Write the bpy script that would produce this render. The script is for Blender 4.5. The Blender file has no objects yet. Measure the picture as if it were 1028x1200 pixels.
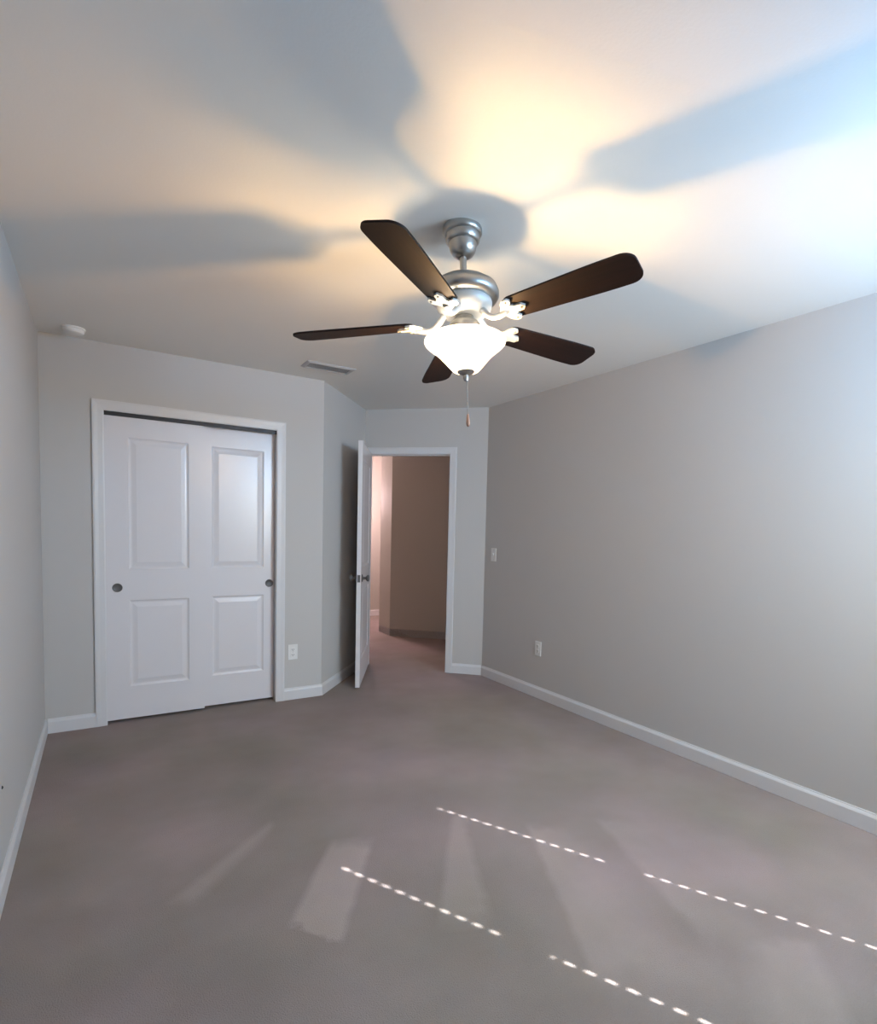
import bpy, bmesh, math, random
from mathutils import Vector, Matrix

C = bpy.context.scene.collection
S = bpy.context.scene
PI = math.pi
R = math.radians
Q = math.sqrt(0.5)

# ------------------------------------------------------------------ room plan (metres)
H = 2.44                       # ceiling height
XL, XR = -0.308, 2.917         # left and right wall faces
YB, YC = -0.390, 4.290         # wall behind the camera, closet wall
XC = 1.430                     # end of the closet wall (start of the 45 degree stub)
SX, SY = 2.086, 5.052          # stub meets the diagonal door wall
YR = 4.221                     # diagonal door wall meets the right wall
CA, CB = 0.013, 1.082          # closet opening
DT = 2.026                     # door head height
CW = 0.060                     # casing width
WT = 0.11                      # wall thickness

def dw(t, n, z=0.0):
    """point on the diagonal door wall: t along it (left to right), n outwards to the hall"""
    return Vector((SX + t*Q + n*Q, SY - t*Q + n*Q, z))

# ------------------------------------------------------------------ camera
cd = bpy.data.cameras.new('camera')
cam = bpy.data.objects.new('camera', cd); C.objects.link(cam)
F_PX, CXP, CYP = 658.61, 554.09, 663.67
cd.sensor_fit = 'HORIZONTAL'; cd.sensor_width = 36.0
cd.lens = F_PX*36.0/1028.0
cd.shift_x = -(CXP-514.0)/1028.0
cd.shift_y = (CYP-600.0)/1028.0
cd.clip_start = 0.02
yaw, pitch, roll = 0.5837, -0.0610, 0.0267
cy, sy, cp, sp = math.cos(yaw), math.sin(yaw), math.cos(pitch), math.sin(pitch)
Fv = Vector((sy*cp, cy*cp, sp)); Rv = Vector((cy, -sy, 0)); Uv = Rv.cross(Fv)
R2 = Rv*math.cos(roll) + Uv*math.sin(roll); U2 = -Rv*math.sin(roll) + Uv*math.cos(roll)
M = Matrix.Identity(4)
for i in range(3):
    M[i][0], M[i][1], M[i][2] = R2[i], U2[i], -Fv[i]
M[0][3], M[1][3], M[2][3] = 0.0, 0.0, 1.3189
cam.matrix_world = M
S.camera = cam

# ------------------------------------------------------------------ look, world, light
S.view_settings.view_transform = 'Standard'
S.view_settings.look = 'None'
S.view_settings.gamma = 1.0
S.view_settings.use_curve_mapping = False
S.view_settings.exposure = 0.0
S.cycles.use_denoising = True
S.cycles.max_bounces = 10
S.cycles.diffuse_bounces = 6
S.cycles.sample_clamp_indirect = 6.0

w = bpy.data.worlds.new('world'); S.world = w; w.use_nodes = True
w.node_tree.nodes['Background'].inputs[0].default_value = (0.55, 0.75, 1.0, 1)
w.node_tree.nodes['Background'].inputs[1].default_value = 1.0

def add_light(name, kind, loc, energy, color, **kw):
    l = bpy.data.lights.new(name, kind); l.energy = energy; l.color = color
    for k, v in kw.items(): setattr(l, k, v)
    o = bpy.data.objects.new(name, l); C.objects.link(o); o.location = loc
    return o
def aim(o, d):
    o.rotation_euler = Vector(d).to_track_quat('-Z', 'Y').to_euler()

WX0, WX1, WZ0, WZ1 = 1.84, 2.84, 0.78, 2.22         # window in the wall behind the camera
sun = add_light('sun', 'SUN', (4, -4, 4), 28.0, (0.95, 0.97, 1.0), angle=R(0.3))
el = R(35.3)
aim(sun, (-0.450*math.cos(el), 0.893*math.cos(el), -math.sin(el)))
# daylight that comes in through the closed blinds
day = add_light('window_daylight', 'AREA', ((WX0+WX1)/2, YB+0.03, (WZ0+WZ1)/2), 56.0, (0.96, 0.94, 0.82), spread=R(130),
                shape='RECTANGLE', size=WX1-WX0, size_y=WZ1-WZ0)
aim(day, (-0.12, 1.0, -0.30))
up = add_light('window_sky_bounce', 'AREA', ((WX0+WX1)/2, YB+0.06, WZ1-0.15), 58.0, (0.10, 0.48, 1.0),
               shape='RECTANGLE', size=WX1-WX0, size_y=0.25)
aim(up, (-0.15, 1.0, 0.75))
LAMP_DOWN = 0.30
LAMP_PROFILE = [(-0.2, 0.34), (0.0, 0.36), (0.10, 0.42), (0.20, 0.62), (0.32, 1.0), (0.50, 0.70), (0.70, 0.34), (0.85, 0.22)]
hall = add_light('hall_lamp', 'POINT', (2.88, 7.30, 1.75), 74.0, (1.0, 0.71, 0.73), shadow_soft_size=0.12)

# ------------------------------------------------------------------ materials
def mat(name, color, rough=0.6, metal=0.0, emis=None, estr=0.0, spec=0.5):
    m = bpy.data.materials.new(name); m.use_nodes = True
    b = m.node_tree.nodes['Principled BSDF']
    b.inputs['Base Color'].default_value = (*color, 1)
    b.inputs['Roughness'].default_value = rough
    b.inputs['Metallic'].default_value = metal
    b.inputs['Specular IOR Level'].default_value = spec
    if emis:
        b.inputs['Emission Color'].default_value = (*emis, 1)
        b.inputs['Emission Strength'].default_value = estr
    return m
def bump(m, scale, strength, dist=0.002, detail=3):
    nt = m.node_tree; b = nt.nodes['Principled BSDF']
    tc = nt.nodes.new('ShaderNodeTexCoord'); n = nt.nodes.new('ShaderNodeTexNoise')
    n.inputs['Scale'].default_value = scale; n.inputs['Detail'].default_value = detail
    bp = nt.nodes.new('ShaderNodeBump'); bp.inputs['Strength'].default_value = strength
    bp.inputs['Distance'].default_value = dist
    nt.links.new(tc.outputs['Object'], n.inputs['Vector'])
    nt.links.new(n.outputs['Fac'], bp.inputs['Height'])
    nt.links.new(bp.outputs['Normal'], b.inputs['Normal'])
    return m

M_wall = bump(mat('greige_wall_paint', (0.555, 0.537, 0.518), 0.75, spec=0.25), 90, 0.10)
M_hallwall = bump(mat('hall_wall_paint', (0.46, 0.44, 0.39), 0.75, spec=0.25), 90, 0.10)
M_ceil = bump(mat('white_ceiling_paint', (0.80, 0.79, 0.76), 0.9, spec=0.1), 120, 0.15)
M_trim = mat('white_trim_enamel', (0.69, 0.68, 0.685), 0.38)
M_door = bump(mat('white_door_enamel', (0.755, 0.73, 0.745), 0.26), 60, 0.04)
M_nickel = bump(mat('brushed_nickel', (0.44, 0.43, 0.41), 0.34, 1.0), 200, 0.03)
M_satin = mat('satin_nickel_plate', (0.70, 0.68, 0.64), 0.55, 0.6)
M_darknickel = mat('satin_dark_nickel', (0.12, 0.115, 0.115), 0.5, 0.35)
M_dark = mat('dark_track_metal', (0.05, 0.05, 0.055), 0.5, 0.5)
M_plastic = mat('white_plastic', (0.80, 0.79, 0.77), 0.4)
M_slot = mat('dark_slot', (0.03, 0.03, 0.03), 0.7)
M_vent = mat('painted_register_steel', (0.50, 0.50, 0.51), 0.5)
M_ventback = mat('dark_duct', (0.06, 0.06, 0.07), 0.9)
M_blind = mat('white_blind_slat', (0.8, 0.8, 0.8), 0.5)
M_brass = mat('antique_bronze_fob', (0.35, 0.2, 0.14), 0.45, 0.3)

# walnut fan blades: procedural grain along the blade
M_walnut = mat('dark_walnut_veneer', (0.05, 0.025, 0.018), 0.6, spec=0.2)
nt = M_walnut.node_tree; b = nt.nodes['Principled BSDF']
tc = nt.nodes.new('ShaderNodeTexCoord'); mp = nt.nodes.new('ShaderNodeMapping')
mp.inputs['Scale'].default_value = (3, 60, 60)
n = nt.nodes.new('ShaderNodeTexNoise'); n.inputs['Scale'].default_value = 2.0; n.inputs['Detail'].default_value = 5
cr = nt.nodes.new('ShaderNodeValToRGB')
cr.color_ramp.elements[0].color = (0.005, 0.0028, 0.0026, 1); cr.color_ramp.elements[0].position = 0.3
cr.color_ramp.elements[1].color = (0.015, 0.0055, 0.0042, 1); cr.color_ramp.elements[1].position = 0.75
nt.links.new(tc.outputs['Object'], mp.inputs['Vector']); nt.links.new(mp.outputs['Vector'], n.inputs['Vector'])
nt.links.new(n.outputs['Fac'], cr.inputs['Fac']); nt.links.new(cr.outputs['Color'], b.inputs['Base Color'])

# lit frosted glass: glows, and lets part of the bulbs' light through
M_glass = bpy.data.materials.new('lit_frosted_glass'); M_glass.use_nodes = True
nt = M_glass.node_tree; nt.nodes.clear()
out = nt.nodes.new('ShaderNodeOutputMaterial'); add = nt.nodes.new('ShaderNodeAddShader')
mix = nt.nodes.new('ShaderNodeMixShader'); tr = nt.nodes.new('ShaderNodeBsdfTransparent')
tl = nt.nodes.new('ShaderNodeBsdfTranslucent'); em = nt.nodes.new('ShaderNodeEmission')
tr.inputs[0].default_value = (1.0, 0.95, 0.88, 1)
em.inputs[0].default_value = (1.0, 0.90, 0.74, 1); em.inputs[1].default_value = 1.2
mix.inputs[0].default_value = 0.75
nt.links.new(tl.outputs[0], mix.inputs[1]); nt.links.new(tr.outputs[0], mix.inputs[2])
nt.links.new(mix.outputs[0], add.inputs[0]); nt.links.new(em.outputs[0], add.inputs[1])
nt.links.new(add.outputs[0], out.inputs[0])
M_bulb = mat('lit_bulb', (1, 1, 1), 0.5, emis=(1.0, 0.86, 0.66), estr=110.0)

M_pane = bpy.data.materials.new('window_glass'); M_pane.use_nodes = True
nt = M_pane.node_tree; nt.nodes.clear()
out = nt.nodes.new('ShaderNodeOutputMaterial'); mix = nt.nodes.new('ShaderNodeMixShader')
tr = nt.nodes.new('ShaderNodeBsdfTransparent'); gl = nt.nodes.new('ShaderNodeBsdfGlossy')
gl.inputs['Roughness'].default_value = 0.02; mix.inputs[0].default_value = 0.06
nt.links.new(tr.outputs[0], mix.inputs[1]); nt.links.new(gl.outputs[0], mix.inputs[2]); nt.links.new(mix.outputs[0], out.inputs[0])

# carpet: cut-pile noise, soft mottling, and vacuum marks: shading of pile lying the other way, painted as lighter colour
M_carpet = mat('taupe_carpet', (0.2, 0.18, 0.17), 0.95, spec=0.1)
nt = M_carpet.node_tree; b = nt.nodes['Principled BSDF']; L = nt.links
geo = nt.nodes.new('ShaderNodeNewGeometry'); sep = nt.nodes.new('ShaderNodeSeparateXYZ')
L.new(geo.outputs['Position'], sep.inputs[0])
def math_node(op, a, bb, clamp=False):
    n = nt.nodes.new('ShaderNodeMath'); n.operation = op; n.use_clamp = clamp
    for i, v in enumerate((a, bb)):
        if v is None: continue
        if isinstance(v, (int, float)): n.inputs[i].default_value = v
        else: L.new(v, n.inputs[i])
    return n.outputs[0]
warp = nt.nodes.new('ShaderNodeTexNoise'); warp.inputs['Scale'].default_value = 9; warp.inputs['Detail'].default_value = 3
L.new(geo.outputs['Position'], warp.inputs['Vector'])
wob = math_node('MULTIPLY', math_node('SUBTRACT', warp.outputs['Fac'], 0.5), 0.09)
PX = math_node('ADD', sep.outputs[0], wob); PY = math_node('ADD', sep.outputs[1], wob)
def quad_mask(pts, softs):
    """1 inside the polygon, 0 outside, with a soft edge per side"""
    ar = sum(pts[i][0]*pts[(i+1) % len(pts)][1] - pts[(i+1) % len(pts)][0]*pts[i][1] for i in range(len(pts)))
    if ar < 0: pts = pts[::-1]; softs = softs[::-1][1:] + softs[::-1][:1]
    m = None
    for i in range(len(pts)):
        (x0, y0), (x1, y1) = pts[i], pts[(i+1) % len(pts)]
        l = math.hypot(x1-x0, y1-y0); nx, ny = -(y1-y0)/l, (x1-x0)/l
        d = math_node('ADD', math_node('ADD', math_node('MULTIPLY', PX, nx), math_node('MULTIPLY', PY, ny)), -(nx*x0+ny*y0))
        s = math_node('ADD', math_node('MULTIPLY', d, 1.0/softs[i]), 0.5, True)
        m = s if m is None else math_node('MULTIPLY', m, s)
    return m
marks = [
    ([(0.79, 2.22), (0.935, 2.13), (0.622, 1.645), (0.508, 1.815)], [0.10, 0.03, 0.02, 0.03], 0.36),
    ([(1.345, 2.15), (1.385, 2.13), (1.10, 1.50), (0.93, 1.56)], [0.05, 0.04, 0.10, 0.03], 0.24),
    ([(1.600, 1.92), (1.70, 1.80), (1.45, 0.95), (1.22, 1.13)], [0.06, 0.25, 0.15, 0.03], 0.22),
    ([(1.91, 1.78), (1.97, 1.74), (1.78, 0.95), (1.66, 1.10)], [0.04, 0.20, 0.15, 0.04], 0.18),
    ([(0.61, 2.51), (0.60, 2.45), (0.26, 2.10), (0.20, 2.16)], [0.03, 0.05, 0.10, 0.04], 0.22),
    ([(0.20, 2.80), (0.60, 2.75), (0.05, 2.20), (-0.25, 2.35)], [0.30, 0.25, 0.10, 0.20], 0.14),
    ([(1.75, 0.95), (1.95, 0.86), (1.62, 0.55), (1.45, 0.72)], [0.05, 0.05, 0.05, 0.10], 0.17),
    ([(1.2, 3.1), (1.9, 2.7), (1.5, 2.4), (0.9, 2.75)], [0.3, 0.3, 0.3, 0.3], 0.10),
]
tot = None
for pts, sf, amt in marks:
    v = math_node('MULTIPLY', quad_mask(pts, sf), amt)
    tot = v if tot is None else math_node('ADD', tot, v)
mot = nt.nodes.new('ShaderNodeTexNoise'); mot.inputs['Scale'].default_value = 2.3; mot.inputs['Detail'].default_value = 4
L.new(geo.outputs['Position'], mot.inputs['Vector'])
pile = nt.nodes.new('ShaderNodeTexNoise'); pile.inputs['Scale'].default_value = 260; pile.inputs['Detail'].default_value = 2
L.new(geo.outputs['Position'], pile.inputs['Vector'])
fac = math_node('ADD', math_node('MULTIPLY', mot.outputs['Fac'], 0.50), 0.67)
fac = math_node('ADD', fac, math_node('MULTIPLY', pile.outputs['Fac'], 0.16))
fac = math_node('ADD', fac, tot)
tint = nt.nodes.new('ShaderNodeTexNoise'); tint.inputs['Scale'].default_value = 1.1; tint.inputs['Detail'].default_value = 3
L.new(geo.outputs['Position'], tint.inputs['Vector'])
base = nt.nodes.new('ShaderNodeValToRGB'); L.new(tint.outputs['Fac'], base.inputs['Fac'])
base.color_ramp.elements[0].position = 0.35; base.color_ramp.elements[0].color = (0.288, 0.246, 0.216, 1)
base.color_ramp.elements[1].position = 0.65; base.color_ramp.elements[1].color = (0.322, 0.254, 0.248, 1)
vm = nt.nodes.new('ShaderNodeVectorMath'); vm.operation = 'SCALE'
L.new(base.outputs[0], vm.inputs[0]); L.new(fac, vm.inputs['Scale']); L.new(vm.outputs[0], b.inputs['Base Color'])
bp = nt.nodes.new('ShaderNodeBump'); bp.inputs['Strength'].default_value = 0.6; bp.inputs['Distance'].default_value = 0.006
L.new(pile.outputs['Fac'], bp.inputs['Height']); L.new(bp.outputs['Normal'], b.inputs['Normal'])

# ------------------------------------------------------------------ mesh helpers
def obj(name, bm, m, parent=None, smooth=False, loc=None, rot=None):
    bmesh.ops.remove_doubles(bm, verts=bm.verts, dist=1e-6)
    bmesh.ops.recalc_face_normals(bm, faces=bm.faces)
    me = bpy.data.meshes.new(name); bm.to_mesh(me); bm.free()
    me.materials.append(m)
    if smooth:
        for p in me.polygons: p.use_smooth = True
    o = bpy.data.objects.new(name, me); C.objects.link(o)
    if parent: o.parent = parent
    if loc is not None: o.location = loc
    if rot is not None: o.rotation_euler = rot
    return o
def auto_smooth(o, ang=35):
    me = o.data
    for p in me.polygons: p.use_smooth = True
    bm = bmesh.new(); bm.from_mesh(me)
    for e in bm.edges:
        if len(e.link_faces) == 2 and e.calc_face_angle() > R(ang): e.smooth = False
    bm.to_mesh(me); bm.free()
    return o
def struct(name, bm, m, parent=None, **kw):
    o = obj(name, bm, m, parent, **kw)
    if parent is None: o['kind'] = 'structure'
    return o
def tag(o, label, cat, group=None):
    o['label'] = label; o['category'] = cat
    if group: o['group'] = group
    return o
def empty(name, loc, rot=(0, 0, 0)):
    o = bpy.data.objects.new(name, None); C.objects.link(o); o.location = loc; o.rotation_euler = rot
    o.empty_display_size = 0.05
    return o
def hexa(bm, c):
    v = [bm.verts.new(p) for p in c]
    for f in ((0,1,2,3), (4,7,6,5), (0,4,5,1), (1,5,6,2), (2,6,7,3), (3,7,4,0)):
        bm.faces.new([v[i] for i in f])
def box(bm, x0, x1, y0, y1, z0, z1, mt=None):
    c = [(x0,y0,z0), (x1,y0,z0), (x1,y1,z0), (x0,y1,z0), (x0,y0,z1), (x1,y0,z1), (x1,y1,z1), (x0,y1,z1)]
    if mt: c = [mt @ Vector(p) for p in c]
    hexa(bm, c)
def bbox(x0, x1, y0, y1, z0, z1, bev=0.0, seg=2):
    bm = bmesh.new(); box(bm, x0, x1, y0, y1, z0, z1)
    if bev: bmesh.ops.bevel(bm, geom=bm.edges[:], offset=bev, segments=seg, affect='EDGES', profile=0.5)
    return bm
def prism(bm, pts, z0, z1):
    a = [bm.verts.new((*p[:2], z0)) for p in pts]; c = [bm.verts.new((*p[:2], z1)) for p in pts]
    bm.faces.new(a[::-1]); bm.faces.new(c)
    for i in range(len(pts)):
        j = (i+1) % len(pts); bm.faces.new((a[i], a[j], c[j], c[i]))
def lathe(bm, prof, n=48, mt=None):
    rings = []
    for r, z in prof:
        if r < 1e-6:
            p = Vector((0, 0, z)); rings.append([bm.verts.new(mt @ p if mt else p)])
        else:
            ring = []
            for i in range(n):
                a = 2*PI*i/n; p = Vector((r*math.cos(a), r*math.sin(a), z))
                ring.append(bm.verts.new(mt @ p if mt else p))
            rings.append(ring)
    for A, B in zip(rings, rings[1:]):
        for i in range(n):
            j = (i+1) % n
            if len(A) == 1 and len(B) == 1: continue
            if len(A) == 1: bm.faces.new((A[0], B[i], B[j]))
            elif len(B) == 1: bm.faces.new((A[i], A[j], B[0]))
            else: bm.faces.new((A[i], A[j], B[j], B[i]))
def tube(bm, pts, rad, n=10):
    pts = [Vector(p) for p in pts]; rings = []
    rad = rad if isinstance(rad, (list, tuple)) else [rad]*len(pts)
    for k, p in enumerate(pts):
        d = (pts[min(k+1, len(pts)-1)] - pts[max(k-1, 0)]).normalized()
        ref = Vector((0, 0, 1)) if abs(d.z) < 0.9 else Vector((1, 0, 0))
        a = d.cross(ref).normalized(); c = d.cross(a)
        rings.append([bm.verts.new(p + (a*math.cos(2*PI*i/n) + c*math.sin(2*PI*i/n))*rad[k]) for i in range(n)])
    for A, B in zip(rings, rings[1:]):
        for i in range(n):
            j = (i+1) % n; bm.faces.new((A[i], A[j], B[j], B[i]))
    bm.faces.new(rings[0][::-1]); bm.faces.new(rings[-1])
def sweep(bm, nodes, prof):
    """sweep a closed profile through nodes; nodes = list of functions (o, d) -> point"""
    rings = [[bm.verts.new(f(o, d)) for o, d in prof] for f in nodes]
    m = len(prof)
    for A, B in zip(rings, rings[1:]):
        for i in range(m):
            j = (i+1) % m; bm.faces.new((A[i], A[j], B[j], B[i]))
    bm.faces.new(rings[0][::-1]); bm.faces.new(rings[-1])

# ------------------------------------------------------------------ floor and ceiling
bm = bmesh.new(); box(bm, XL-0.2, 4.75, YB-0.2, 8.25, -0.08, 0.0)
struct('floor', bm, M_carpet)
bm = bmesh.new(); box(bm, XL-0.2, 4.75, YB-0.2, 8.25, H, H+0.08)
struct('ceiling', bm, M_ceil)

# ------------------------------------------------------------------ walls
bm = bmesh.new(); box(bm, XL-WT, XL, YB-WT, YC+0.8, 0, H); struct('wall_left', bm, M_wall)
bm = bmesh.new(); prism(bm, [(XR, YB-WT), (XR+WT, YB-WT), (XR+WT, YR+WT*0.41), (XR, YR)], 0, H); struct('wall_right', bm, M_wall)
bm = bmesh.new()                                                        # closet wall round its opening
box(bm, XL, CA-0.012, YC, YC+WT, 0, H); box(bm, CA-0.012, CB+0.012, YC, YC+WT, DT+0.012, H)
prism(bm, [(CB+0.012, YC), (XC, YC), (XC-WT*0.41, YC+WT), (CB+0.012, YC+WT)], 0, H)
struct('wall_far', bm, M_wall)
bm = bmesh.new()                                                        # 45 degree stub beside the entry door
A = Vector((XC, YC, 0)); B = Vector((SX, SY, 0))
sd = (B-A).normalized(); sn = Vector((-sd.y, sd.x, 0))
prism(bm, [A, B + sd*WT, B + sd*WT + sn*WT, A + Vector((-WT*0.41, WT, 0))], 0, H)
struct('wall_stub', bm, M_wall)
DL, DR = 0.028, 0.832                                                   # entry opening along the door wall
DWL = (Vector((XR, YR, 0)) - B).length
bm = bmesh.new()
def dwbox(bm, t0, t1, n0, n1, z0, z1):
    c = [dw(t0,n0,z0), dw(t1,n0,z0), dw(t1,n1,z0), dw(t0,n1,z0), dw(t0,n0,z1), dw(t1,n0,z1), dw(t1,n1,z1), dw(t0,n1,z1)]
    hexa(bm, c)
dwbox(bm, 0.0, DL-0.012, 0, WT, 0, H); dwbox(bm, DL-0.012, DR+0.012, 0, WT, DT+0.012, H)
dwbox(bm, DR+0.012, DWL, 0, WT, 0, H)
struct('wall_door', bm, M_wall)
bm = bmesh.new()                                                        # wall behind the camera, round its window
box(bm, XL, WX0, YB-WT, YB, 0, H); box(bm, WX1, XR, YB-WT, YB, 0, H)
box(bm, WX0, WX1, YB-WT, YB, 0, WZ0); box(bm, WX0, WX1, YB-WT, YB, WZ1, H)
struct('wall_near', bm, M_wall)
# closet interior
bm = bmesh.new(); box(bm, XL, XC+0.05, YC+0.72, YC+0.80, 0, H); struct('wall_closet_back', bm, M_wall)
bm = bmesh.new(); box(bm, XC-0.02, XC+0.05, YC+WT+0.06, YC+0.72, 0, H); struct('wall_closet_side', bm, M_wall)
# hall beyond the entry door
T1 = Vector((2.975, 6.345)); 
bm = bmesh.new()
prism(bm, [(T1.x, T1.y), (T1.x+1.16, T1.y-1.16), (4.60, 4.72), (4.60, 6.69), (2.985, 6.69)], 0, H)
struct('wall_hall_partition', bm, M_hallwall)
bm = bmesh.new(); box(bm, 1.55, 1.65, 5.0, 8.05, 0, H); struct('wall_hall_left', bm, M_hallwall)
bm = bmesh.new(); box(bm, 1.65, 4.70, 7.95, 8.05, 0, H); struct('wall_hall_far', bm, M_hallwall)
bm = bmesh.new(); box(bm, 4.60, 4.70, 4.0, 7.95, 0, H); struct('wall_hall_right', bm, M_hallwall)
bm = bmesh.new(); box(bm, XR+WT+0.01, 4.60, 4.0, 4.1, 0, H); struct('wall_hall_near', bm, M_hallwall)
bm = bmesh.new(); box(bm, 1.55, 2.10, 5.08, 5.14, 0, H); struct('wall_hall_end', bm, M_hallwall)

# ------------------------------------------------------------------ baseboards
BH = 0.092
BP = [(0, 0.001), (0.013, 0.001), (0.013, BH*0.78), (0.010, BH*0.86), (0.006, BH*0.93), (0.005, BH), (0, BH)]
def baseboard(name, path, m=M_trim):
    """path: plan points, room on the left of the direction of travel; mitred"""
    P = [Vector(p) for p in path]; nodes = []
    for i, p in enumerate(P):
        ns = []
        if i > 0: d = (P[i]-P[i-1]).normalized(); ns.append(Vector((-d.y, d.x)))
        if i < len(P)-1: d = (P[i+1]-P[i]).normalized(); ns.append(Vector((-d.y, d.x)))
        if len(ns) == 2:
            s = ns[0]+ns[1]; off = s/(s.dot(ns[0]))
        else: off = ns[0]
        nodes.append(lambda o, z, p=p, off=off: Vector((p.x+off.x*o, p.y+off.y*o, z)))
    bm = bmesh.new(); sweep(bm, nodes, BP)
    return struct(name, bm, m)
g = 0.001
baseboard('baseboard_right', [(XR, YB+0.014), (XR, YR-0.006)])
p0 = dw(DWL-0.006, 0); p1 = dw(DR+CW, 0)
baseboard('baseboard_door_wall', [p0.xy, p1.xy])
baseboard('baseboard_stub', [(B - sd*0.010).xy, (XC, YC), (CB+CW, YC)])
baseboard('baseboard_far', [(CA-CW, YC), (XL+0.0135, YC)])
baseboard('baseboard_left', [(XL, YC), (XL, YB+0.014)])
baseboard('baseboard_near', [(XL, YB), (XR, YB)])
baseboard('baseboard_hall_partition', [(T1.x+1.10, T1.y-1.10), (T1.x, T1.y), (2.985, 6.69)][::-1], M_trim).data
baseboard('baseboard_hall_far', [(4.58, 7.95), (1.66, 7.95)])

# ------------------------------------------------------------------ casings and jambs
CP = [(-0.004, 0.0), (-0.004, 0.010), (0.004, 0.013), (0.030, 0.014), (CW-0.010, 0.017), (CW, 0.015), (CW, 0.0)]
def casing(bm, f, a, b, top):
    """f(s, d, z): point s along the wall, d off the wall, z up"""
    nodes = [lambda o, d: f(a-o, d, 0.001), lambda o, d: f(a-o, d, top+o),
             lambda o, d: f(b+o, d, top+o), lambda o, d: f(b+o, d, 0.001)]
    sweep(bm, nodes, CP)
bm = bmesh.new(); casing(bm, lambda s, d, z: Vector((s, YC-d, z)), CA, CB, DT); struct('trim_1', bm, M_trim)
bm = bmesh.new()
box(bm, CA-0.012, CA, YC, YC+WT, 0.001, DT); box(bm, CB, CB+0.012, YC, YC+WT, 0.001, DT)
box(bm, CA-0.012, CB+0.012, YC, YC+WT, DT, DT+0.012)
struct('trim_2', bm, M_trim)
bm = bmesh.new(); casing(bm, lambda s, d, z: dw(s, -d, z), DL+CW*0.0+0.0, DR, DT)
# the left leg of the casing is squeezed against the stub wall
for v in bm.verts:
    t = (v.co.x-SX)*Q - (v.co.y-SY)*Q
    if t < 0.002: v.co += Vector((Q, -Q, 0))*(0.002-t)
struct('trim_3', bm, M_trim)
bm = bmesh.new()
dwbox(bm, DL-0.012, DL, 0, WT, 0.001, DT); dwbox(bm, DR, DR+0.012, 0, WT, 0.001, DT); dwbox(bm, DL-0.012, DR+0.012, 0, WT, DT, DT+0.012)
dwbox(bm, DL, DL+0.010, 0.040, 0.075, 0.001, DT); dwbox(bm, DR-0.010, DR, 0.040, 0.075, 0.001, DT); dwbox(bm, DL, DR, 0.040, 0.075, DT-0.010, DT)
struct('trim_4', bm, M_trim)

# ------------------------------------------------------------------ moulded two-panel doors
def door_mesh(wd, ht, th, panels):
    """door leaf in local coords: x 0..wd, z 0..ht, front face y=0, back face y=th"""
    bm = bmesh.new()
    xs = sorted({0, wd, *[p[0] for p in panels], *[p[1] for p in panels]})
    zs = sorted({0, ht, *[p[2] for p in panels], *[p[3] for p in panels]})
    for side in (0, 1):
        Y = lambda d: d if side == 0 else th-d
        for i in range(len(xs)-1):
            for k in range(len(zs)-1):
                mx, mz = (xs[i]+xs[i+1])/2, (zs[k]+zs[k+1])/2
                if any(p[0] < mx < p[1] and p[2] < mz < p[3] for p in panels): continue
                bm.faces.new([bm.verts.new((x, Y(0), z)) for x, z in ((xs[i], zs[k]), (xs[i+1], zs[k]), (xs[i+1], zs[k+1]), (xs[i], zs[k+1]))])
        for (x0, x1, z0, z1) in panels:
            prev = None
            for ins, dep in ((0, 0), (0.006, 0.006), (0.014, 0.009), (0.022, 0.008), (0.046, 0.002), (0.052, 0.002)):
                ring = [bm.verts.new((x, Y(dep), z)) for x, z in ((x0+ins, z0+ins), (x1-ins, z0+ins), (x1-ins, z1-ins), (x0+ins, z1-ins))]
                if prev:
                    for q in range(4): bm.faces.new((prev[q], prev[(q+1) % 4], ring[(q+1) % 4], ring[q]))
                prev = ring
            bm.faces.new(prev)
    for (p, q) in (((0, 0), (wd, 0)), ((wd, 0), (wd, ht)), ((wd, ht), (0, ht)), ((0, ht), (0, 0))):
        n_ = 1
        bm.faces.new([bm.verts.new(v) for v in ((p[0], 0, p[1]), (q[0], 0, q[1]), (q[0], th, q[1]), (p[0], th, p[1]))])
    return bm
def cup_pull(parent, loc):
    bm = bmesh.new()
    lathe(bm, [(0, -0.0005), (0.021, -0.0007), (0.023, -0.0018), (0.026, -0.0028), (0.0285, -0.0016), (0.0290, 0.002), (0, 0.002)], 32, Matrix.Rotation(PI/2, 4, 'X') @ Matrix.Scale(-1, 4, (0, 0, 1)))
    o = obj('finger_pull', bm, M_darknickel, parent, smooth=False, loc=loc)
    return auto_smooth(o)
PZ = [(0.215, 0.790), (0.995, 1.850)]
wl = 0.578
d1 = struct('door_1', door_mesh(wl, 1.985, 0.035, [(0.128, wl-0.096, a, c) for a, c in PZ]), M_door, loc=(CA+0.004, YC+0.020, 0.020))
cup_pull(d1, (0.062, -0.001, 0.875))
wr = 0.560
d2 = struct('door_2', door_mesh(wr, 1.985, 0.035, [(0.132, wr-0.075, a, c) for a, c in PZ]), M_door, loc=(CB-0.003-wr, YC+0.062, 0.020))
cup_pull(d2, (wr-0.034, -0.001, 0.875))
bm = bmesh.new()                                                        # overhead track and fascia
box(bm, CA, CB, YC+0.016, YC+0.020, DT-0.028, DT-0.001); box(bm, CA, CB, YC+0.020, YC+0.102, DT-0.006, DT-0.001)
box(bm, CA, CB, YC+0.057, YC+0.060, DT-0.020, DT-0.001)
struct('trim_5', bm, M_dark)

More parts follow.
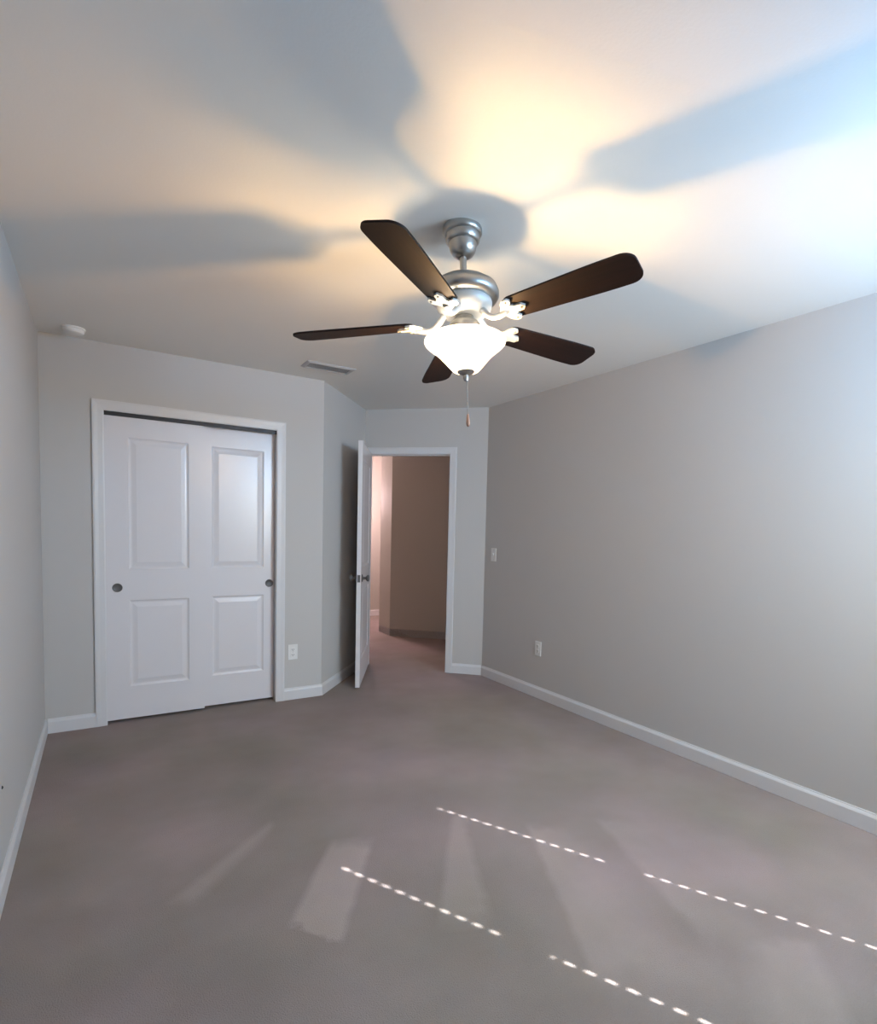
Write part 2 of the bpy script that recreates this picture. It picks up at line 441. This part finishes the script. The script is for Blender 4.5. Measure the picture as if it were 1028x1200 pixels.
# entry door, swung into the room
DTH = 0.035; LEN = 0.800
ang = R(73)
hp = dw(DL+0.002, -0.012)                                               # hinge line
d3 = struct('door_3', door_mesh(LEN, 2.012, DTH, [(0.12, LEN-0.12, 0.215, 0.800), (0.12, LEN-0.12, 0.985, 1.875)]), M_door,
            loc=(hp.x, hp.y, 0.015), rot=(0, 0, R(-45)-ang))
def knob(parent, x, z, y, sgn):
    mt = Matrix.Translation((x, y, z)) @ Matrix.Rotation(PI/2*sgn, 4, 'X')
    bm = bmesh.new()
    lathe(bm, [(0, 0), (0.032, 0), (0.032, 0.004), (0.026, 0.009), (0.013, 0.011), (0.011, 0.030), (0.016, 0.036), (0.026, 0.044), (0.028, 0.052), (0.024, 0.060), (0.012, 0.064), (0, 0.0645)], 32, mt)
    return auto_smooth(obj('door_knob', bm, M_darknickel, parent))
knob(d3, LEN-0.06, 0.90, 0.0, 1); knob(d3, LEN-0.06, 0.90, DTH, -1)
obj('latch_plate', bbox(LEN-0.0005, LEN+0.0015, 0.006, 0.029, 0.87, 0.93), M_darknickel, d3)
for z in (0.22, 1.0, 1.78):
    bm = bmesh.new(); tube(bm, [(-0.004, -0.004, z-0.045), (-0.004, -0.004, z+0.045)], 0.006, 12)
    obj('hinge', bm, M_nickel, d3)

# ------------------------------------------------------------------ window and blind behind the camera
bm = bmesh.new()
y0, y1 = YB-WT, YB-WT+0.05
for (a, c, e, f_) in ((WX0, WX0+0.045, WZ0, WZ1), (WX1-0.045, WX1, WZ0, WZ1), (WX0, WX1, WZ0, WZ0+0.05), (WX0, WX1, WZ1-0.045, WZ1), (2.28, 2.36, WZ0, WZ1), (WX0, 2.32, 1.385, 1.455), (2.32, WX1, 1.490, 1.560)):  # unseen centre mullion and stepped rails, invented to place gaps in the sun dots
    box(bm, a, c, y0, y1, e, f_)
win = struct('window_1', bm, M_trim)
bm = bmesh.new(); box(bm, WX0+0.04, WX1-0.04, y0+0.02, y0+0.024, WZ0+0.04, WZ1-0.04)
obj('pane', bm, M_pane, win)
bl = empty('window_blind', ((WX0+WX1)/2, YB-0.03, WZ0))
tag(bl, 'closed white slatted blind in the window behind the camera', 'blind')
obj('headrail', bbox(-(WX1-WX0)/2+0.004, (WX1-WX0)/2-0.004, -0.025, 0.025, WZ1-WZ0-0.045, WZ1-WZ0-0.002), M_blind, bl)
obj('bottom_rail', bbox(-(WX1-WX0)/2+0.006, (WX1-WX0)/2-0.006, -0.02, 0.02, 0.004, 0.022), M_blind, bl)
PITCH = 0.046
bm = bmesh.new(); xc = (WX0+WX1)/2
cords = [2.667-xc, 2.000-xc]; hw, hh = 0.0065, 0.010
xe = (WX1-WX0)/2-0.001
xs = sorted([-xe, xe] + [c+s*hw for c in cords for s in (-1, 1)])
ns = int((WZ1-WZ0-0.06)/PITCH)
for k in range(ns):
    zb = 0.018 + k*PITCH
    zz = [zb, zb+PITCH*0.5-hh, zb+PITCH*0.5+hh, zb+PITCH+0.004]
    for i in range(len(xs)-1):
        for j in range(3):
            if j == 1 and any(abs((xs[i]+xs[i+1])/2 - c) < 1e-4 and (c > 0 or zb < 1.97-WZ0-0.03) for c in cords): continue
            yy = lambda z: -0.004 + 0.008*(z-zb)/PITCH
            bm.faces.new([bm.verts.new((x, yy(z), z)) for x, z in ((xs[i], zz[j]), (xs[i+1], zz[j]), (xs[i+1], zz[j+1]), (xs[i], zz[j+1]))])
obj('slats', bm, M_blind, bl)

# ------------------------------------------------------------------ ceiling fan
TX, TY = -0.006, 0.0841                                                  # the rod hangs a little off plumb
nrm = Vector((TX, TY, 1)).normalized()
hub = Vector((1.1300, 1.8083, 2.0905))
top = hub + nrm*((H-hub.z)/nrm.z)
fan = empty('ceiling_fan', top)
fan.rotation_euler = Vector((0, 0, 1)).rotation_difference(nrm).to_euler()
tag(fan, 'five-blade ceiling fan in brushed nickel with dark walnut blades and a lit bowl light', 'ceiling fan')
HZ = -(top-hub).length                                                  # blade plane in the fan's own z (about -0.35)
def fpart(name, prof, m, n=64):
    bm = bmesh.new(); lathe(bm, prof, n); return auto_smooth(obj(name, bm, m, fan), 40)
fpart('canopy', [(0, 0.010), (0.071, 0.010), (0.073, -0.006), (0.073, -0.020), (0.069, -0.026), (0.064, -0.029), (0.063, -0.048), (0.058, -0.055), (0.052, -0.058), (0.050, -0.074), (0.047, -0.086), (0.039, -0.098), (0.026, -0.107), (0.014, -0.110), (0, -0.110)], M_nickel)
fpart('downrod', [(0, -0.10), (0.0125, -0.10), (0.0125, -0.172), (0.020, -0.174), (0.020, -0.190), (0, -0.190)], M_nickel, 24)
fpart('motor_housing', [(0, -0.184), (0.030, -0.184), (0.060, -0.190), (0.095, -0.203), (0.122, -0.222), (0.130, -0.240), (0.130, -0.256), (0.122, -0.268), (0.108, -0.274), (0, -0.274)], M_nickel)
fpart('flywheel', [(0, -0.272), (0.100, -0.272), (0.104, -0.282), (0.100, -0.300), (0.084, -0.318), (0.062, -0.330), (0, -0.330)], M_satin)
fpart('light_fitter', [(0, -0.328), (0.034, -0.328), (0.036, -0.342), (0.052, -0.352), (0.060, -0.366), (0.060, -0.392), (0.052, -0.402), (0.030, -0.406), (0, -0.406)], M_nickel)
azs = (216.9, 138.8, 70.4, 2.2, -68.2)
RL = 0.655
def blade_mesh():
    pts = []
    L0, L1 = 0.190, RL
    w0, w1 = 0.054, 0.068
    tip = 0.045
    def half(x):
        return w0 + (w1-w0)*min(1, (x-L0)/(L1-L0-0.12))
    up_ = [(L0, w0*0.72), (L0+0.006, w0*0.88), (L0+0.020, w0)]
    for k in range(1, 9):
        x = L0+0.02 + (L1-tip-L0-0.02)*k/8; up_.append((x, half(x)))
    wt = half(L1-tip)
    for k in range(1, 9):
        a = PI/2*k/8; up_.append((L1-tip+tip*math.sin(a), wt*0.42 + wt*0.58*math.cos(a)))
    pts = up_ + [(x, -y) for x, y in reversed(up_)]
    bm = bmesh.new(); t = 0.0035
    a = [bm.verts.new((x, y, -t)) for x, y in pts]; c = [bm.verts.new((x, y, t)) for x, y in pts]
    bm.faces.new(a[::-1]); bm.faces.new(c)
    for i in range(len(pts)):
        j = (i+1) % len(pts); bm.faces.new((a[i], a[j], c[j], c[i]))
    return bm
def iron_mesh():
    """arm that leaves the flywheel, drops and spreads into a three-lobed plate below the blade root"""
    bm = bmesh.new()
    z = HZ - (-0.31)
    arm = []
    for k in range(9):
        u = k/8; arm.append((0.075+0.105*u, 0, 0.030*(1-u)**2 - 0.030*math.sin(PI*u)*0.6 - 0.010*u))
    tube(bm, arm, [0.013, 0.012, 0.011, 0.010, 0.010, 0.010, 0.011, 0.012, 0.012], 12)
    out_ = [(0.160, 0.010), (0.172, 0.020), (0.180, 0.042), (0.196, 0.055), (0.212, 0.054), (0.220, 0.044), (0.216, 0.034), (0.206, 0.026), (0.222, 0.016), (0.246, 0.015), (0.258, 0.0)]
    pts = out_ + [(x, -y) for x, y in reversed(out_[:-1])]
    a = [bm.verts.new((x, y, -0.0125)) for x, y in pts]; c = [bm.verts.new((x, y, -0.0040)) for x, y in pts]
    bm.faces.new(a[::-1]); bm.faces.new(c)
    for i in range(len(pts)):
        j = (i+1) % len(pts); bm.faces.new((a[i], a[j], c[j], c[i]))
    return bm
def screw_mesh():
    bm = bmesh.new(); lathe(bm, [(0, -0.0155), (0.004, -0.015), (0.006, -0.0125), (0.006, -0.011), (0, -0.011)], 12); return bm
for k, az in enumerate(azs):
    rot = (Matrix.Rotation(R(az), 4, 'Z') @ Matrix.Rotation(R(-12), 4, 'X')).to_euler()
    o = obj('blade', blade_mesh(), M_walnut, fan, loc=(0, 0, HZ), rot=rot); auto_smooth(o, 50)
    o = obj('blade_iron', iron_mesh(), M_satin, fan, loc=(0, 0, HZ), rot=rot); auto_smooth(o, 40)
    for (sx, sy_) in ((0.203, 0.043), (0.203, -0.043), (0.243, 0.0)):
        obj('screw', screw_mesh(), M_nickel, o, loc=(sx, sy_, 0))
# bell-shaped frosted bowl, open at the top
GZ = HZ - 0.070
prof_o = [(0.151, 0.0), (0.149, -0.007), (0.138, -0.018), (0.119, -0.032), (0.102, -0.047), (0.088, -0.062), (0.076, -0.076), (0.064, -0.090), (0.054, -0.102), (0.047, -0.108), (0.010, -0.109)]
prof_i = [(r-0.004 if r > 0.02 else r, z+0.004) for r, z in reversed(prof_o)]
prof_i[-1] = (0.147, 0.001)
bm = bmesh.new(); lathe(bm, [(r, z+GZ) for r, z in prof_o + prof_i], 72)
auto_smooth(obj('glass_shade', bm, M_glass, fan), 60)
fpart('center_stem', [(0, -0.404), (0.006, -0.404), (0.006, GZ-0.109), (0, GZ-0.109)], M_nickel, 16)
for k in range(2):
    a = R(20+180*k); bm = bmesh.new()
    lathe(bm, [(0, 0.030), (0.012, 0.030), (0.013, 0.012), (0.024, -0.004), (0.029, -0.022), (0.024, -0.040), (0.012, -0.049), (0, -0.051)], 24)
    bo = auto_smooth(obj('bulb', bm, M_bulb, fan, loc=(0.062*math.cos(a), 0.062*math.sin(a), GZ-0.022)), 60)
    bo.visible_shadow = True
fpart('finial', [(0, GZ-0.105), (0.032, GZ-0.108), (0.034, GZ-0.113), (0.020, GZ-0.121), (0.009, GZ-0.125), (0.011, GZ-0.133), (0.008, GZ-0.145), (0, GZ-0.149)], M_nickel, 32)
bm = bmesh.new()
zt = GZ-0.144
for k in range(28):
    z = zt - k*0.0045
    bmesh.ops.create_icosphere(bm, subdivisions=1, radius=0.0025, matrix=Matrix.Translation((0.004, 0, z)))
tube(bm, [(0.004, 0, zt+0.01), (0.004, 0, zt-0.127)], 0.0008, 6)
ch = obj('pull_chain', bm, M_nickel, fan)
bm = bmesh.new(); lathe(bm, [(0, 0), (0.003, -0.001), (0.0045, -0.008), (0.0065, -0.024), (0.0075, -0.034), (0.006, -0.042), (0.003, -0.046), (0, -0.047)], 20, Matrix.Translation((0.004, 0, zt-0.124)))
auto_smooth(obj('chain_fob', bm, M_brass, ch))
lamp = add_light('fan_lamp', 'POINT', (0, 0, GZ-0.088), 31.0, (1.0, 0.59, 0.22), shadow_soft_size=0.02)
# lamp profile shaped to spread the ceiling light: most goes out at a low angle, little straight up
lt = lamp.data; lt.use_nodes = True; nt = lt.node_tree
em = nt.nodes['Emission']; tc = nt.nodes.new('ShaderNodeTexCoord'); sp_ = nt.nodes.new('ShaderNodeSeparateXYZ')
rp = nt.nodes.new('ShaderNodeValToRGB'); mr = nt.nodes.new('ShaderNodeMapRange'); ml = nt.nodes.new('ShaderNodeMath'); ml.operation = 'MULTIPLY'
nt.links.new(tc.outputs['Normal'], sp_.inputs[0]); nt.links.new(sp_.outputs[2], mr.inputs['Value'])
mr.inputs['From Min'].default_value = -1; mr.inputs['From Max'].default_value = 1
r_ = rp.color_ramp; r_.elements[0].position = 0.0; r_.elements[0].color = (LAMP_DOWN,)*3 + (1,)
r_.elements[1].position = 1.0; r_.elements[1].color = (0.14,)*3 + (1,)
for z, v in LAMP_PROFILE:
    e = r_.elements.new((z+1)/2); e.color = (v, v, v, 1)
nt.links.new(mr.outputs[0], rp.inputs['Fac']); nt.links.new(rp.outputs['Color'], ml.inputs[0]); ml.inputs[1].default_value = 3.0
nt.links.new(ml.outputs[0], em.inputs['Strength'])
lamp.parent = fan

# ------------------------------------------------------------------ ceiling vent and smoke detector
vent = empty('ceiling_vent', (1.335, 3.915, H))
tag(vent, 'white slotted air vent on the ceiling above the closet wall', 'vent')
bm = bmesh.new()
vw, vd, fr = 0.170, 0.085, 0.022
sweep_nodes = []
ring_prof = [(0, -0.001), (0, -0.004), (fr*0.7, -0.012), (fr, -0.012), (fr, -0.001)]
cs = [(-1, -1), (1, -1), (1, 1), (-1, 1)]
rings = [[bm.verts.new((sx*(vw-o), sy_*(vd-o), z)) for o, z in ring_prof] for sx, sy_ in cs]
for i in range(4):
    A_, B_ = rings[i], rings[(i+1) % 4]
    for j in range(len(ring_prof)):
        jj = (j+1) % len(ring_prof); bm.faces.new((A_[j], A_[jj], B_[jj], B_[j]))
obj('frame', bm, M_vent, vent)
obj('duct_opening', bbox(-vw+fr, vw-fr, -vd+fr, vd-fr, -0.003, -0.001), M_ventback, vent)
for k in range(7):
    y = -vd+fr+0.010 + k*(2*(vd-fr)-0.020)/6
    bm = bmesh.new(); box(bm, -vw+fr, vw-fr, -0.006, 0.006, -0.0006, 0.0006)
    obj('louver', bm, M_vent, vent, loc=(0, y, -0.0085), rot=(R(22), 0, 0))
det = empty('smoke_detector', (-0.125, 4.085, H))
tag(det, 'small round white smoke detector on the ceiling in the far left corner', 'smoke detector')
bm = bmesh.new(); lathe(bm, [(0, -0.0005), (0.058, -0.0005), (0.058, -0.010), (0.054, -0.012), (0, -0.012)], 40); auto_smooth(obj('base', bm, M_plastic, det))
bm = bmesh.new(); lathe(bm, [(0.052, -0.012), (0.052, -0.020), (0.046, -0.030), (0.030, -0.035), (0, -0.036)], 40); auto_smooth(obj('cover', bm, M_plastic, det))

# ------------------------------------------------------------------ wall plates
def plate_mesh(): return bbox(-0.036, 0.036, -0.006, -0.0003, -0.058, 0.058, 0.0025)
def outlet(loc, rz, label):
    t = empty('electrical_outlet', loc, (0, 0, rz)); tag(t, label, 'outlet')
    obj('plate', plate_mesh(), M_plastic, t)
    for s in (-1, 1):
        so = obj('socket', bbox(-0.017, 0.017, -0.009, -0.005, s*0.020-0.014, s*0.020+0.014, 0.0015), M_plastic, t)
        bm = bmesh.new()
        for sx in (-0.0065, 0.0065): box(bm, sx-0.0012, sx+0.0012, -0.0095, -0.0088, s*0.020-0.004, s*0.020+0.006)
        lathe(bm, [(0, 0), (0.0025, 0), (0.0025, 0.0006), (0, 0.0006)], 10, Matrix.Translation((0, -0.0088, s*0.020-0.008)) @ Matrix.Rotation(PI/2, 4, 'X'))
        obj('slots', bm, M_slot, so)
    bm = bmesh.new(); lathe(bm, [(0, 0), (0.003, 0), (0.0025, 0.0012), (0, 0.0015)], 12, Matrix.Translation((0, -0.0055, 0)) @ Matrix.Rotation(PI/2, 4, 'X')); obj('screw', bm, M_nickel, t)
    return t
outlet((1.206, YC, 0.368), 0, 'white electrical outlet low on the wall just right of the closet')
outlet((XR, 3.428, 0.399), R(-90), 'white electrical outlet low on the long right wall above its baseboard')
sw = empty('light_switch', (XR, 4.078, 1.122), (0, 0, R(-90)))
tag(sw, 'white light switch on the right wall beside the entry door corner', 'light switch')
obj('plate', plate_mesh(), M_plastic, sw)
bm = bmesh.new(); hexa(bm, [(-0.005, -0.005, -0.012), (0.005, -0.005, -0.012), (0.005, -0.008, -0.012), (-0.005, -0.008, -0.012), (-0.005, -0.005, 0.012), (0.005, -0.005, 0.012), (0.005, -0.016, 0.010), (-0.005, -0.016, 0.010)])
obj('toggle', bm, M_plastic, sw)
for s in (-1, 1):
    bm = bmesh.new(); lathe(bm, [(0, 0), (0.003, 0), (0.0025, 0.0012), (0, 0.0015)], 12, Matrix.Translation((0, -0.0055, s*0.042)) @ Matrix.Rotation(PI/2, 4, 'X')); obj('screw', bm, M_nickel, sw)
bm = bmesh.new(); lathe(bm, [(0, 0.0), (0.006, 0.0), (0.006, 0.002), (0.003, 0.004), (0, 0.0045)], 16, Matrix.Rotation(PI/2, 4, 'Y'))
tag(obj('wall_screw', bm, M_slot, loc=(XL, 2.532, 0.368)), 'tiny dark screw low on the left wall at the photo edge', 'screw')
